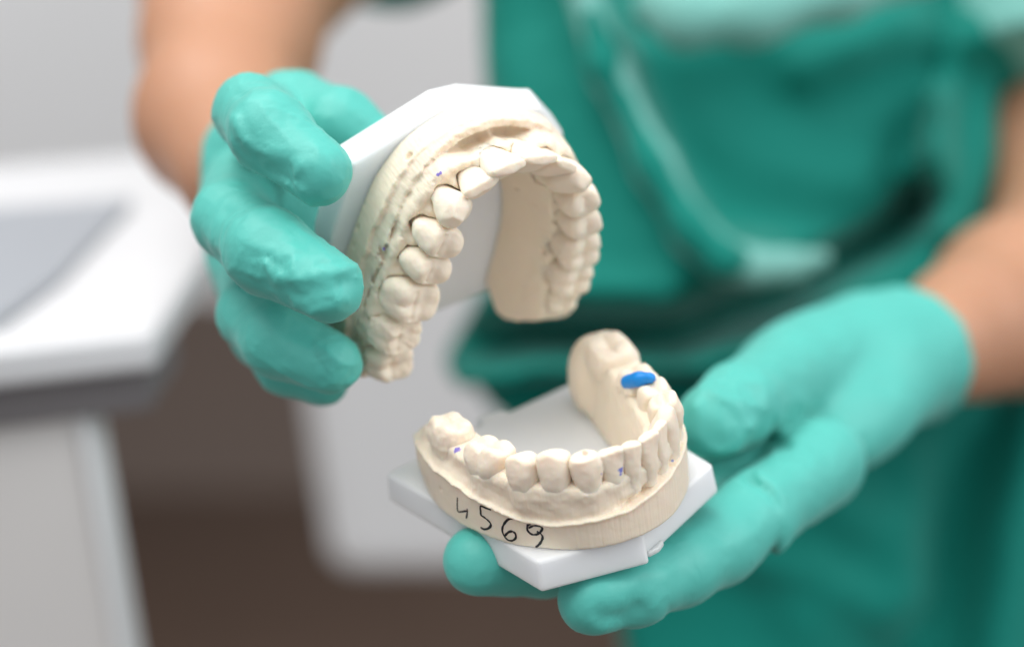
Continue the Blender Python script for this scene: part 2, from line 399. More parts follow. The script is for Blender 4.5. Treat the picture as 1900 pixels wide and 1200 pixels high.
    # gum swells around each tooth and over its root, with papillae between
    for t in T:
        rad = max(t.w, t.d)*.5+3
        m = (np.abs(X-t.o[0]) < rad+5) & (np.abs(Y-t.o[1]) < rad+5) & (ZZ > 8)
        Pm = np.stack([X[m], Y[m], ZZ[m]], 1); q = (Pm-t.o)@t.R
        # an eminence: a fat cone under the crown
        a = t.w*.40; rr = np.sqrt((q[:, 0]/a)**2+((q[:, 1])/(t.d*.47))**2)
        em = (rr-1)*a+.6+np.clip(q[:, 2]-.3, 0, 9)*3+np.clip(-q[:, 2]-4, 0, 9)*.5
        F[m] = smin(F[m], em, 1.6)
    for a, b in zip(T[:-1], T[1:]):
        za = .5*(a.o[2]+b.o[2])+1.2; p = .5*(a.o+b.o)+.10*(a.R[:, 2]*a.h+b.R[:, 2]*b.h)*.5; o3 = a.R[:, 1]+b.R[:, 1]; o3 /= np.linalg.norm(o3); dd = .5*(a.d+b.d)*.5
        m = (np.abs(X-p[0]) < 9) & (np.abs(Y-p[1]) < 9) & (ZZ > 10)
        q = np.stack([X[m], Y[m], ZZ[m]], 1)-np.array([p[0], p[1], za]); t_ = np.clip(q@o3, -dd*.3, dd*.6); e = q-t_[:, None]*o3
        F[m] = smin(F[m], np.sqrt((e*e).sum(1))-1.3, 1.6)
    for t in T:
        m = (np.abs(X-t.o[0]) < 9) & (np.abs(Y-t.o[1]) < 9) & (ZZ > 12) & (np.abs(F) < 2.5)
        if m.any(): F[m] = smax(F[m], -(t.field(np.stack([X[m], Y[m], ZZ[m]], 1))[0]-.13), .12)
    m = np.abs(F) < 1.5; Pm = np.stack([X[m], Y[m], ZZ[m]], 1); zz = Pm[:, 2]
    gm = sstep(zz, 10, 13)
    F[m] += (.5*fbm(Pm, 3.6, 31, 4)+.22*fbm(Pm*np.array([1, 1, .4]), 1.6, 33, 2))*gm+.05*fbm(Pm, 1.2, 3, 2)
    # trimmed side: knife flutes on the chamfer
    F[m] += .16*(ridged(Pm*np.array([1, 1, .15]), 1.3, 77)-.5)*sstep(zz, 8, 9.5)*(1-gm)
    tmp = make_mesh('tmp', *(lambda V, Q: (V*.001, Q))(*surface_nets(F, (xs[0], ys[0], zs[0]), h)), M_plate)
    bvh = bvh_of(tmp); bpy.data.objects.remove(tmp)
    for (px, py, r) in [(758, 289, .85), (663, 422, .7), (655, 455, .65), (693, 520, .6), (676, 378, .4), (805, 338, .35), (1008, 467, .9), (957, 350, .6), (745, 440, .3), (788, 478, .3)]:
        p, n = hit(bvh, RU, tU, px, py)
        if p is None: continue
        m = (np.abs(X-p[0]) < 3) & (np.abs(Y-p[1]) < 3) & (np.abs(ZZ-p[2]) < 3)
        p = p-n*.35*r; d = np.sqrt((X[m]-p[0])**2+(Y[m]-p[1])**2+(ZZ[m]-p[2])**2)-r*1.3; F[m] = smax(F[m], -d, .1)
    marks = []
    for (px, py, r) in [(884, 311, .9), (891, 312, .7), (812, 324, .55), (817, 321, .5), (712, 462, .5), (716, 455, .35)]:
        p, n = hit(bvh, RU, tU, px, py)
        if p is not None: marks.append((p*.001, r*.001, PURPLE))
    mat = plaster('cream_plaster', marks); matt = plaster('cream_tooth_plaster', marks[:2], rgb=(.895, .795, .665), striate=False)
    V, Q = surface_nets(F, (xs[0], ys[0], zs[0]), h)
    cast = make_mesh('plaster_arch', V*.001, Q, mat, root)
    for t in T: t.mesh(matt, cast)
    poly = [(-36, -68), (-37.5, -31), (-33, -10.3), (-10.2, .3), (-3.0, .5), (15.2, -4.6), (17.2, -4.9), (25, -14), (29, -40), (30, -56.5)]
    prism('base_plate', poly[::-1], -8, -.02, M_plate, root, .8, 1.0)
    return root

def build_lower():
    root = empty('dental_model', label='lower dental model with number 4569 inked on it, resting on a white plate', cat='dental model')
    place(root, RL, tL)
    A = Arch([(13.5, -62), (17.8, -52), (19.8, -44), (21, -35), (21, -28), (19.8, -19.5), (16.4, -13), (12.4, -7.6), (7.5, -5), (3, -3.5), (-2.2, -3.3), (-7, -4.8), (-11.6, -7.8),
              (-16.3, -12.8), (-19.4, -19.5), (-22.5, -29), (-26, -38.5), (-30, -48), (-34, -59)], -1)
    T = []
    add = lambda *a, **k: T.append(Tooth(A, *a, **k))
    add((20.6, -46.0), 23.0, 'molar', 11.5, 10, 8.2, tilt=-4, rough=.25, fossa=-.3, cz=1.0, lobe=0)
    add((21.7, -30.0), 23.2, 'molar', 11.8, 10.2, 8.3, tilt=-3, rot=3, lobe=.15)
    add((20.9, -18.6), 24, 'premolar', 7.8, 8.4, 9, tilt=-1, ling=1.2)
    add((16.9, -12.6), 25.2, 'premolar', 7.6, 8.6, 10, tilt=1, ling=2.4)
    add((12.9, -6.4), 24.6, 'canine', 7.6, 7.8, 10.4, tilt=6, point=.6, cut=[(.12, .1, 1, 9.5), (.75, 0, .66, 8.3)])
    add((7.5, -3.7), 24, 'incisor', 6.2, 6.6, 10, tilt=8, cut=[(.16, .12, 1, 9.7)])
    add((2.9, -2.2), 24.2, 'incisor', 5.4, 6.4, 10, tilt=8, wear=-.6, cut=[(-.22, .1, 1, 9.3), (-.8, 0, .6, 7.2)])
    add((-2.3, -1.9), 24, 'incisor', 5.5, 6.4, 10, tilt=8, rot=-8, cut=[(.2, .1, 1, 9.7)])
    add((-7.2, -3.5), 24, 'incisor', 5.9, 6.4, 10, tilt=7, cut=[(-.18, .1, 1, 9.5)])
    add((-12.3, -6.8), 24.3, 'canine', 7.0, 7.6, 10.2, tilt=4, point=1.4)
    add((-16.9, -12.6), 24, 'premolar', 7.2, 8.2, 9, tilt=0, ling=2)
    add((-20, -19.6), 23.5, 'premolar', 7.3, 8.6, 8.5, tilt=-2, ling=1)
    add((-23, -28.6), 22.0, 'molar', 9.6, 10, 7.2, tilt=-3, rough=.5)
    add((-28.2, -44.6), 22.4, 'molar', 14, 12.5, 8.5, tilt=-4, fossa=1.2, cz=.55, lobe=0)
    h = .42
    xs = np.arange(-46, 33, h); ys = np.arange(-69, 6, h); zs = np.arange(-.8, 23.6, h)
    GX, GY = np.meshgrid(xs, ys, indexing='ij'); S, U, E = A.su(np.stack([GX.ravel(), GY.ravel()], 1))
    W0 = A.line([(18.5, -66), (22.9, -58), (26.3, -49), (27.4, -41), (27.4, -33), (25.7, -23), (22.9, -16.8), (19, -10.3), (14.4, -5.4), (9, -2.3), (2.6, -.7), (-4, -1.0), (-9.5, -2.9), (-17, -7.6), (-23, -14.5), (-28, -25), (-32.5, -37), (-37, -50), (-40, -60)])
    w0 = np.interp(S, *W0)
    #   x, y,  ledge z, shelf width, gum U at ledge, at z15, cap z
    led, sh, g15, cap, lip = heights(A, [
        (13.5, -62, 12, .3, 4.0, 14.5, .3), (17.8, -52, 13.8, .3, 5.4, 18.2, .5), (21, -38, 12, .3, 5.6, 19.0, .9), (21, -30, 10.8, .3, 5.4, 18.0, .9), (19.8, -19.5, 8.0, .2, 4.6, 17.4, 1.0), (16.4, -13, 7.4, .2, 4.2, 16.8, 1.0), (12.4, -7.6, 7.8, .3, 3.4, 16.0, .8),
        (8, -5, 8.2, .9, 2.4, 16.4, .5), (4, -3.7, 9.0, 3.8, 1.9, 16.6, .4), (-2.2, -3.3, 10.2, 4.6, 1.4, 16.8, .3), (-8, -5, 11, 4.0, 1.6, 16.8, .3), (-13, -9, 11.5, 1.5, 2.4, 17.0, .3), (-19.4, -19.5, 12, .5, 4.0, 17.2, .3), (-26, -38, 13, .3, 6.0, 18.5, .3), (-30, -48, 13, .3, 6, 19, .3), (-34, -59, 8, .2, 5, 14.0, .2)], S)
    r2 = lambda a: a.reshape(GX.shape)[:, :, None]
    S3, U3, E3 = r2(S), r2(U), r2(E); Z = zs[None, None, :]
    P2 = np.stack([GX.ravel(), GY.ravel(), np.zeros(GX.size)], 1)
    jag = r2(.6*fbm(P2, 6, 5, 3)); low = r2(.5*fbm(P2, 8, 25, 2))
    wall = r2(w0)+.35*np.clip(Z/9, 0, 1)
    zl = r2(led)+jag*1.3
    lipb = r2(lip)*.95*np.exp(-((Z-zl+.3)/.55)**2)
    fb = smax(U3-wall-lipb, Z-zl-.10*np.clip(U3-wall, -9, 2), .3)
    fin = -U3-(r2(np.interp(S, [0, 30, 80, 110, 160], [6.5, 7.5, 8.5, 6.8, 6.5]))-2.6*np.clip(Z/16, 0, 1.2)**2)+low*.5
    gl = wall-r2(sh)-.3
    gv = gl+(r2(g15)-gl)*sstep(Z, zl-.8, zl+2.6)-.35*np.sin(np.clip((Z-zl)/6, 0, 1)*math.pi)
    gum = smax(U3-gv-low*.3, (Z-r2(cap)-low*.6)*.9, 1.8)
    F = smin(fb, gum, .35)
    F = smax(F, fin, 1.0)
    F = smax(F, (E3-3.5+.10*Z+np.clip(Z-9, 0, 9)*.55)*.85, 2.5)
    F = smax(F, -Z+.05+0*F, .2)
    F = np.ascontiguousarray(np.broadcast_to(F, GX.shape+(len(zs),))).astype(np.float64)
    X = np.broadcast_to(GX[:, :, None], F.shape); Y = np.broadcast_to(GY[:, :, None], F.shape); ZZ = np.broadcast_to(Z, F.shape)
    for t in T:
        rad = max(t.w, t.d)*.5+3
        m = (np.abs(X-t.o[0]) < rad+5) & (np.abs(Y-t.o[1]) < rad+5) & (ZZ > 7)
        Pm = np.stack([X[m], Y[m], ZZ[m]], 1); q = (Pm-t.o)@t.R
        a = t.w*.42; rr = np.sqrt((q[:, 0]/a)**2+(q[:, 1]/(t.d*.48))**2)
        em = (rr-1)*a+.35+np.clip(q[:, 2]-.8, 0, 9)*2.2+np.clip(-q[:, 2]-3.5, 0, 9)*.4
        F[m] = smin(F[m], em, 1.5)
    # retromolar hump on the far heel
    for (c, r) in [((-31, -51.5, 8.5), (9, 10, 12.5)), ((19.5, -54, 9), (5.5, 6, 7.5))]:
        q = np.sqrt(((X-c[0])/r[0])**2+((Y-c[1])/r[1])**2+((ZZ-c[2])/r[2])**2)
        F = np.where(ZZ > 2, smin(F, smax((q-1)*min(r), 1.5-ZZ, .5), 2.2), F)
    for t in T:
        m = (np.abs(X-t.o[0]) < 9) & (np.abs(Y-t.o[1]) < 9) & (ZZ > 12) & (np.abs(F) < 2.5)
        if False: F[m] = smax(F[m], -(t.field(np.stack([X[m], Y[m], ZZ[m]], 1))[0]-.12), .15)
    m = np.abs(F) < 1.5; Pm = np.stack([X[m], Y[m], ZZ[m]], 1); zz = Pm[:, 2]
    zlm = np.broadcast_to(zl, F.shape)[m]; gm = sstep(zz, zlm-.6, zlm+.8)
    F[m] += (.5*fbm(Pm, 4.6, 31, 4)+.14*fbm(Pm, 1.5, 34, 2))*gm+.04*fbm(Pm, 1.3, 3, 2)
    F[m] += -.25*np.clip(ridged(Pm, 5.5, 61)-.9, 0, 1)*8*gm*.4
    tmp = make_mesh('tmp', *(lambda V, Q: (V*.001, Q))(*surface_nets(F, (xs[0], ys[0], zs[0]), h)), M_plate)
    bvh = bvh_of(tmp); bpy.data.objects.remove(tmp)
    for (px, py, r) in [(818, 908, .45), (884, 910, .35), (1035, 992, .3)]:
        p, n = hit(bvh, RL, tL, px, py)
        if p is None: continue
        m = (np.abs(X-p[0]) < 2) & (np.abs(Y-p[1]) < 2) & (np.abs(ZZ-p[2]) < 2)
        d = np.sqrt((X[m]-p[0])**2+(Y[m]-p[1])**2+(ZZ[m]-p[2])**2)-r; F[m] = smax(F[m], -d, .15)
    V, Q = surface_nets(F, (xs[0], ys[0], zs[0]), h)
    mat = plaster('warm_plaster', []); 
    cast = make_mesh('plaster_arch', V*.001, Q, mat, root)
    teeth = [t.mesh(None or mat, cast) for t in T]
    # marks found on the joined surface
    vs = []; fs = []
    for ob in [cast]+teeth:
        n0 = len(vs); co = np.empty(len(ob.data.vertices)*3, np.float32); ob.data.vertices.foreach_get('co', co)
        vs += (co.reshape(-1, 3)*1000).tolist(); fs += [tuple(i+n0 for i in p.vertices) for p in ob.data.polygons]
    bv = BVHTree.FromPolygons(vs, fs)
    marks = []
    for (px, py, r, c) in [(848, 834, 1.1, PURPLE), (1152, 872, .75, (.12, .16, .6)), (1152, 880, .5, (.12, .16, .6)), (1116, 879, .3, PURPLE), (1247, 854, .4, (.3, .34, .6)), (1086, 841, .8, (.66, .42, .30)), (1084, 838, .6, (.70, .45, .33))]:
        p, n = hit(bv, RL, tL, px, py)
        if p is not None: marks.append((p*.001, r*.001, c))
    m2 = plaster('marked_plaster', marks, rgb=(.89, .775, .63)); m3 = plaster('marked_tooth_plaster', marks, rgb=(.895, .785, .65), striate=False)
    cast.data.materials[0] = m2
    for t in teeth: t.data.materials[0] = m3
    # handwritten 4569 on the outer wall
    strokes = [
        [(849, 922), (848.5, 938), (850, 948), (857, 948.5), (866, 947)], [(867, 943), (867, 952), (865, 961)],
        [(911, 945), (902, 942), (892, 938.5), (892, 948), (893, 955), (900, 960), (908, 967), (911, 973), (907, 979), (899, 981), (892, 978)],
        [(951, 962), (943, 963), (935, 972), (932, 983), (936, 994), (943, 1001), (951, 1002), (957, 997), (956, 989), (950, 985), (943, 987), (936, 994)],
        [(985, 972), (979, 974), (979, 983), (986, 990), (995, 991), (1003, 986), (1006, 979), (999, 975), (989, 975), (981, 979)], [(996, 985), (1003, 989), (1007, 996), (1003, 1006), (996, 1013), (988, 1017)]]
    VV = []; FF = []
    for st in strokes:
        c = catmull(np.array(st, float), 8); pts = []; nn = []
        for q in c:
            p, n = hit(bv, RL, tL, *q)
            if p is not None: pts.append(p); nn.append(n)
        pts = np.array(pts); nn = np.array(nn); k = len(pts)
        tg = np.gradient(pts, axis=0); tg /= np.linalg.norm(tg, axis=1)[:, None]+1e-9
        for i in range(k):
            w = .27*(.75+.5*noise(np.array([[i*.37, k*1.3, 0]]), 1.3, 5)[0]); w *= .6 if i in (0, k-1) else 1
            if c[min(i, len(c)-1)][0] < 880: w *= .85
            b = np.cross(nn[i], tg[i]); b /= np.linalg.norm(b)+1e-9
            for a in (-1, -.5, 0, .5, 1):
                VV.append(pts[i]+b*w*a+nn[i]*(.05+.06*(1-a*a)))
        n0 = len(VV)-5*k
        for i in range(k-1):
            for j in range(4):
                a = n0+5*i+j; FF.append((a, a+1, a+6, a+5))
    make_mesh('handwritten_number', np.array(VV)*.001, np.array(FF), M_ink, cast)
    # blue wax pressed over the far molar
    lo = (-34, -36, 8); X2, Y2, Z2 = grid(lo, (-10, -12, 30), .35); sh = X2.shape
    c = np.array([-21.0, -27.5, 22.3])
    P = np.stack([X2.ravel(), Y2.ravel(), Z2.ravel()], 1)
    def cap_(P, a, b, r):
        a = np.array(a); b = np.array(b); t = np.clip(((P-a)@(b-a))/((b-a)@(b-a)), 0, 1); return np.linalg.norm(P-a-t[:, None]*(b-a), axis=1)-r
    f = np.minimum(1e9, cap_(P, WAX[0], WAX[1], 1.9)); f = smin(f, cap_(P, WAX[1], WAX[2], 1.35), 1.2)
    f = f+.3*fbm(P, 2.8, 4, 2)
    V, Q = surface_nets(f.reshape(sh), lo, .35)
    make_mesh('blue_wax', V*.001, Q, M_wax, cast)
    poly = [(-35.5, -69.5), (-14.2, -71.2), (-13.8, -74), (-6.5, -76), (-5.8, -72), (25.0, -72), (26.0, -12.0), (2.8, -1.4), (2.2, -3.4), (-4.5, -4.9), (-28, -10.8)]
    prism('base_plate', poly, -8, -.02, M_plate, root, .8, .8)
    prism('plate_foot', [(1.6, -2.4), (-1.6, -2.2), (-4.2, -3.4), (-4.2, -6), (1.6, -6)], -7.9, -6.4, M_plate, root, .5)
    return root
def bpl(px, py, z):
    o = RL.T@(-tL); d = RL.T@np.array([(px-CX)/FPX, -(py-CY)/FPX, -1.]); k = (z-o[2])/d[2]; return o+k*d
WAX = [bpl(1165, 708, 20.5), bpl(1185, 703, 22.5), bpl(1205, 701, 23.2)]
#BUILDMODELS
upper = build_upper()
lower = build_lower()

# ------------------------------------------------------------------ gloved hands (camera axes, mm)
def rcone(P, a, b, ra, rb):
    ba = b-a; L2 = ba@ba; t = np.clip(((P-a)@ba)/L2, 0, 1)
    d = P-a-t[:, None]*ba
    return np.sqrt((d*d).sum(1))-(ra+(rb-ra)*t)
def chain(P, pts, k=3.):
    f = None
    for (a, b) in zip(pts[:-1], pts[1:]):
        g = rcone(P, cpt(*a[:3]), cpt(*b[:3]), a[3], b[3]); f = g if f is None else smin(f, g, k)
    return f
def ellipsoid(P, c, axes, r):              # axes rows = orthonormal frame
    q = (P-c)@np.asarray(axes).T; return (np.sqrt(((q/np.array(r))**2).sum(1))-1)*min(r)
def frame3(a, b, up):
    x = b-a; x /= np.linalg.norm(x); z = np.asarray(up, float)-x*(x@up); z /= np.linalg.norm(z); return np.array([x, np.cross(z, x), z])

def glove_mesh(name, lo, hi, h, fn, mat, parent, wr):
    X, Y, Z = grid(lo, hi, h); sh = X.shape; P = np.stack([X.ravel(), Y.ravel(), Z.ravel()], 1)
    F = np.full(len(P), 50.)
    # coarse pass to skip far cells
    F = fn(P)
    m = np.abs(F) < 4; Pm = P[m]; F[m] += wr(Pm)
    V, Q = surface_nets(F.reshape(sh), lo, h)
    return make_mesh(name, c2w(V)-np.array(parent.location), Q, mat, parent)
def crease(P, a, b, w, dep, seed=3, nw=6., amp=1.5):     # a fold line from a to b (pixel, pixel, depth)
    a = cpt(*a); b = cpt(*b); ba = b-a; Q = P+amp*np.stack([fbm(P, nw, seed), fbm(P, nw, seed+1), fbm(P, nw, seed+2)], 1)
    t = np.clip(((Q-a)@ba)/(ba@ba), 0, 1); d = Q-a-t[:, None]*ba; d[:, 2] *= .35
    dd = np.sqrt((d*d).sum(1)); return dep*np.exp(-(dd/w)**2)*(1-.5*np.abs(2*t-1)**3)

person = empty('person', tuple(wpt(1300, 600, 760)*np.array([1, 1, 0])+np.array([0, 0, 0])),
               'person in green scrubs and teal gloves holding the two dental models', 'person')

def hand_a(P):
    f1 = chain(P, [(510, 240, 530, 11.5), (466, 208, 484, 8.8), (500, 245, 466, 9.2), (592, 320, 457, 7.6)], 3)
    f2 = chain(P, [(455, 345, 535, 11), (432, 408, 486, 9.4), (500, 468, 466, 9.9), (610, 534, 456, 8.2)], 3)
    f3 = chain(P, [(480, 500, 545, 10), (468, 580, 498, 8.5), (520, 628, 484, 9.2), (613, 674, 478, 7.6)], 3)
    f4 = chain(P, [(500, 560, 555, 9), (484, 618, 514, 7.8), (535, 670, 503, 8.0), (598, 702, 500, 6.8)], 3)
    th = chain(P, [(480, 300, 560, 13), (540, 205, 528, 10.5), (630, 235, 508, 9.5), (700, 280, 506, 8)], 3)
    c = cpt(518, 400, 556); palm = ellipsoid(P, c, frame3(cpt(500, 250, 558), cpt(520, 600, 555), (0.2, 0, 1)), (38, 22, 13))
    f = smin(f1, f2, 1.2); f = smin(f, smin(f3, f4, .8), 1.0); f = smin(f, th, 2.)
    f = smin(f, palm, 6)
    wrist = chain(P, [(505, 345, 562, 19), (488, 310, 588, 18)], 5); f = smin(f, wrist, 8)
    return f
def stretch(P, d, k):                      # squeeze the coordinate along d so that noise runs as long folds
    d = np.array(d, float); d /= np.linalg.norm(d); return P-np.outer(P@d, d)*(1-k)
def warp(P, a, sc_, sd): return P+a*np.stack([fbm(P, sc_, sd, 2), fbm(P, sc_, sd+1, 2), fbm(P, sc_, sd+2, 2)], 1)
def ridge(P, pts, w, amp, d, seed=9, wa=1.2):  # amp > 0 raises a soft fold along the polyline, < 0 dents it
    Q = warp(P, wa, 6, seed); best = np.full(len(P), 1e9)
    c = catmull(np.array(pts, float), 3)
    for p, q in zip(c[:-1], c[1:]):
        a = cpt(p[0], p[1], d); b = cpt(q[0], q[1], d); ba = b-a
        t = np.clip(((Q-a)@ba)/(ba@ba), 0, 1); e = Q-a-t[:, None]*ba; e[:, 2] *= .30; best = np.minimum(best, (e*e).sum(1))
    L = 1
    return -amp*np.exp(-best/(w*w))*sstep(-np.abs(P[:, 2]+d), -22, -12)
def wr_a(P):
    Q = stretch(P, (.85, -.45, .2), .4)
    n = .30*fbm(Q, 10, 3, 2)
    w = ridged(warp(Q, 3, 10, 41), 6.5, 8)
    w2 = ridged(warp(P, 2.5, 7, 51), 6, 18)
    tip = np.zeros(len(P))
    for q in [(590, 500, 452), (560, 520, 455), (540, 300, 457), (600, 670, 472), (560, 650, 476)]:
        d = np.linalg.norm(P-cpt(*q), axis=1); tip = np.maximum(tip, np.exp(-(d/13)**2))
    w3 = ridged(warp(stretch(P, (.5, .85, .1), .45), 2, 6, 61), 4.6, 28)
    r = n-.36*sstep(w, .74, 1)*(.55+.5*tip)+.40*sstep(w2, .76, 1)*tip-.22*sstep(w3, .8, 1)
    for (pts, wd, am, d) in [
        ([(490, 491), (518, 519), (560, 512), (600, 506), (655, 497)], 1.3, .75, 452), ([(535, 460), (547, 500)], 1.1, .55, 450), ([(575, 540), (640, 528)], 2.6, -.8, 450), ([(500, 530), (540, 545)], 2.0, -.5, 452),
        ([(497, 550), (570, 582), (640, 560)], 1.0, .45, 452), ([(420, 395), (470, 410), (520, 430)], 1.2, -.45, 470), ([(400, 470), (450, 500), (490, 545)], 1.1, -.45, 470), ([(560, 430), (600, 450), (640, 480)], 1.2, .35, 450),
        ([(437, 225), (462, 264), (500, 288), (530, 299), (566, 301)], 1.3, .8, 458), ([(515, 325), (560, 335)], 2.6, -.8, 455), ([(424, 285), (455, 312), (492, 340)], 1.1, -.55, 462), ([(585, 270), (610, 300), (612, 335)], 1.2, .35, 452),
        ([(440, 175), (470, 200), (478, 240)], 1.2, -.4, 470), ([(560, 300), (545, 330), (560, 350)], 1.0, .45, 452),
        ([(590, 635), (612, 650), (628, 668)], 1.3, .6, 474), ([(540, 618), (590, 630)], 2.4, -.7, 476), ([(530, 585), (536, 612), (541, 640)], 1.1, .5, 478), ([(480, 600), (520, 640), (560, 690)], 1.1, -.4, 482), ([(440, 560), (470, 600), (480, 650)], 1.2, -.4, 490)]:
        r = r+ridge(P, pts, wd, am*1.2, d)
    return r
glo_a = glove_mesh('glove', (-86, -30, -625), (-22, 66, -440), .78, hand_a, M_glove, person, wr_a)

def hand_b(P):
    idx = chain(P, [(1102, 1112, 462, 8.3), (1180, 1088, 468, 8.7), (1262, 1052, 478, 8.9), (1330, 1008, 490, 10.0), (1405, 952, 503, 10.2), (1520, 860, 535, 12.5)], 3)
    mid = chain(P, [(888, 1040, 470, 8.2), (1010, 1035, 484, 9.0), (1200, 980, 508, 10), (1420, 880, 540, 12)], 3)
    rin = chain(P, [(1010, 900, 510, 8.0), (1150, 910, 520, 9), (1400, 830, 556, 12)], 3)
    th = chain(P, [(1322, 780, 512, 9.6), (1372, 752, 522, 10.6), (1465, 700, 560, 14), (1600, 650, 600, 17)], 3)
    c = cpt(1560, 745, 570)
    palm = ellipsoid(P, c, frame3(cpt(1430, 850, 545), cpt(1720, 630, 610), (.3, .7, .6)), (37, 21, 14))
    heel = ellipsoid(P, cpt(1500, 690, 575), frame3(cpt(1400, 760, 545), cpt(1650, 600, 610), (.2, .8, .5)), (28, 17, 15))
    wr = chain(P, [(1620, 690, 592, 19), (1735, 640, 622, 21.5), (1765, 622, 634, 23.5)], 5)
    f = smin(smin(idx, mid, 1.5), rin, 2); f = smin(f, palm, 7); g = smin(th, heel, 6); f = smin(f, g, 2.2); f = smin(f, wr, 9)
    PC = cpt(1688, 660, 610)
    # open cuff: cut flat across the wrist
    a = cpt(1700, 655, 612); b = cpt(1800, 612, 640); n = (b-a)/np.linalg.norm(b-a)
    f = f-1.3*np.exp(-(((P-PC)@n+1.2)/1.1)**2)-.35*np.exp(-(((P-PC)@n+6)/1.5)**2)
    return smax(f, (P-cpt(1688, 660, 610))@n, 1.5)
def wr_b(P):
    Q = stretch(P, (.8, .55, -.3), .4)
    n = .40*fbm(Q, 14, 13, 2)
    w = ridged(warp(Q, 4, 14, 141), 11, 28)
    tip = np.exp(-(np.linalg.norm(P-cpt(1370, 755, 515), axis=1)/24)**2)
    w2 = ridged(warp(P, 4, 9, 151), 9, 38)
    r = n-.35*sstep(w, .72, 1)*(.5+.3*tip)-.8*sstep(w2, .70, 1)*tip
    for (pts, wd, am, d) in [
        ([(1292, 744), (1298, 800), (1328, 835), (1376, 822), (1404, 780)], 1.5, .8, 505), ([(1328, 722), (1376, 756), (1398, 792)], 1.5, .8, 505), ([(1345, 760), (1360, 800)], 2.4, -.25, 503),
        ([(1405, 745), (1430, 800), (1455, 822)], 1.6, -1.4, 522), ([(1455, 822), (1520, 782), (1600, 735)], 1.7, -1.6, 540), ([(1340, 862), (1400, 850), (1450, 835)], 1.6, -1.2, 520),
        ([(1368, 868), (1424, 908), (1438, 970), (1424, 1035)], 1.4, -1.5, 498), ([(1385, 860), (1442, 905), (1456, 970), (1445, 1035)], 1.3, .7, 498),
        ([(1350, 685), (1420, 720), (1490, 745)], 1.7, .9, 535), ([(1340, 705), (1400, 740), (1440, 760)], 1.6, -.8, 528), ([(1500, 690), (1560, 720), (1640, 715)], 1.8, -.7, 565), ([(1480, 900), (1540, 860), (1620, 800)], 1.8, .5, 540),
        ([(1120, 1135), (1150, 1140), (1175, 1132)], 3.0, -1.3, 458), ([(1215, 1095), (1235, 1120)], 1.8, -.8, 470), ([(1090, 1080), (1200, 1070), (1300, 1030)], 1.4, .35, 462),
        ([(1470, 860), (1500, 920), (1490, 990)], 1.5, -.6, 515), ([(1500, 800), (1570, 830), (1600, 880)], 1.6, -.6, 545), ([(1640, 560), (1690, 640), (1720, 740)], 1.8, -.8, 600), ([(1660, 540), (1715, 620), (1745, 720)], 1.6, .6, 605)]:
        r = r+ridge(P, pts, wd, am*1.35, d, 19, 1.8)
    return r
glo_b = glove_mesh('glove', (-22, -84, -668), (152, 28, -445), 1.15, hand_b, M_glove, person, wr_b)
# cuff rim: a thin rolled bead
# ------------------------------------------------------------------ body (one mesh) and clothes
def body(P):
    ra = chain(P, [(880, -420, 830, 52), (452, -70, 730, 37), (428, 75, 695, 29), (402, 220, 640, 24), (450, 325, 588, 19)], 14)
    la = chain(P, [(1980, -420, 860, 52), (1985, 330, 790, 40), (2040, 470, 745, 38), (1890, 565, 690, 29), (1800, 612, 652, 21), (1740, 642, 628, 16), (1670, 672, 606, 13)], 12)
    c = cpt(1500, 120, 930); t = ellipsoid(P, c, np.eye(3), (105, 230, 70))
    s = rcone(P, cpt(900, -420, 850), cpt(1980, -420, 880), 52, 52)
    return smin(smin(smin(ra, la, 10), s, 30), t, 40)
X, Y, Z = grid((-190, -130, -1040), (300, 330, -560), 5.); P = np.stack([X.ravel(), Y.ravel(), Z.ravel()], 1); F = body(P)
V, Q = surface_nets(F.reshape(X.shape), (-190, -130, -1040), 5.)
make_mesh('body', c2w(V)-np.array(person.location), Q, M_skin, person)

def poly_sd(px, py, poly):                 # signed distance in pixels, negative inside
    poly = np.array(poly, float); n = len(poly); d = np.full(px.shape, 1e18); ins = np.zeros(px.shape, bool)
    for i in range(n):
        a = poly[i]; b = poly[(i+1) % n]; e = b-a; wx = px-a[0]; wy = py-a[1]
        t = np.clip((wx*e[0]+wy*e[1])/(e@e), 0, 1); d = np.minimum(d, (wx-e[0]*t)**2+(wy-e[1]*t)**2)
        c = ((a[1] > py) != (b[1] > py)) & (px < (b[0]-a[0])*(py-a[1])/(b[1]-a[1]+1e-12)+a[0]); ins ^= c
    return np.where(ins, -1, 1)*np.sqrt(d)
def fold(px, py, line, w, amp):            # rounded ridge along a polyline, toward the lens when amp > 0
    line = np.array(line, float); d = np.full(px.shape, 1e18)
    for a, b in zip(line[:-1], line[1:]):
        e = b-a; t = np.clip(((px-a[0])*e[0]+(py-a[1])*e[1])/(e@e), 0, 1)
        d = np.minimum(d, (px-a[0]-e[0]*t)**2+(py-a[1]-e[1]*t)**2)
    return amp*np.exp(-d/(w*w))
def slab(P, poly, depth, thick, folds, edge):
    d = -P[:, 2]; px = CX+FPX*P[:, 0]/d; py = CY-FPX*P[:, 1]/d
    s = poly_sd(px, py, poly)*d/FPX
    D = depth(px, py)
    for f in folds: D = D-fold(px, py, *f)
    f = np.maximum(D-d, d-D-thick)
    return smax(f*.8, s, edge)
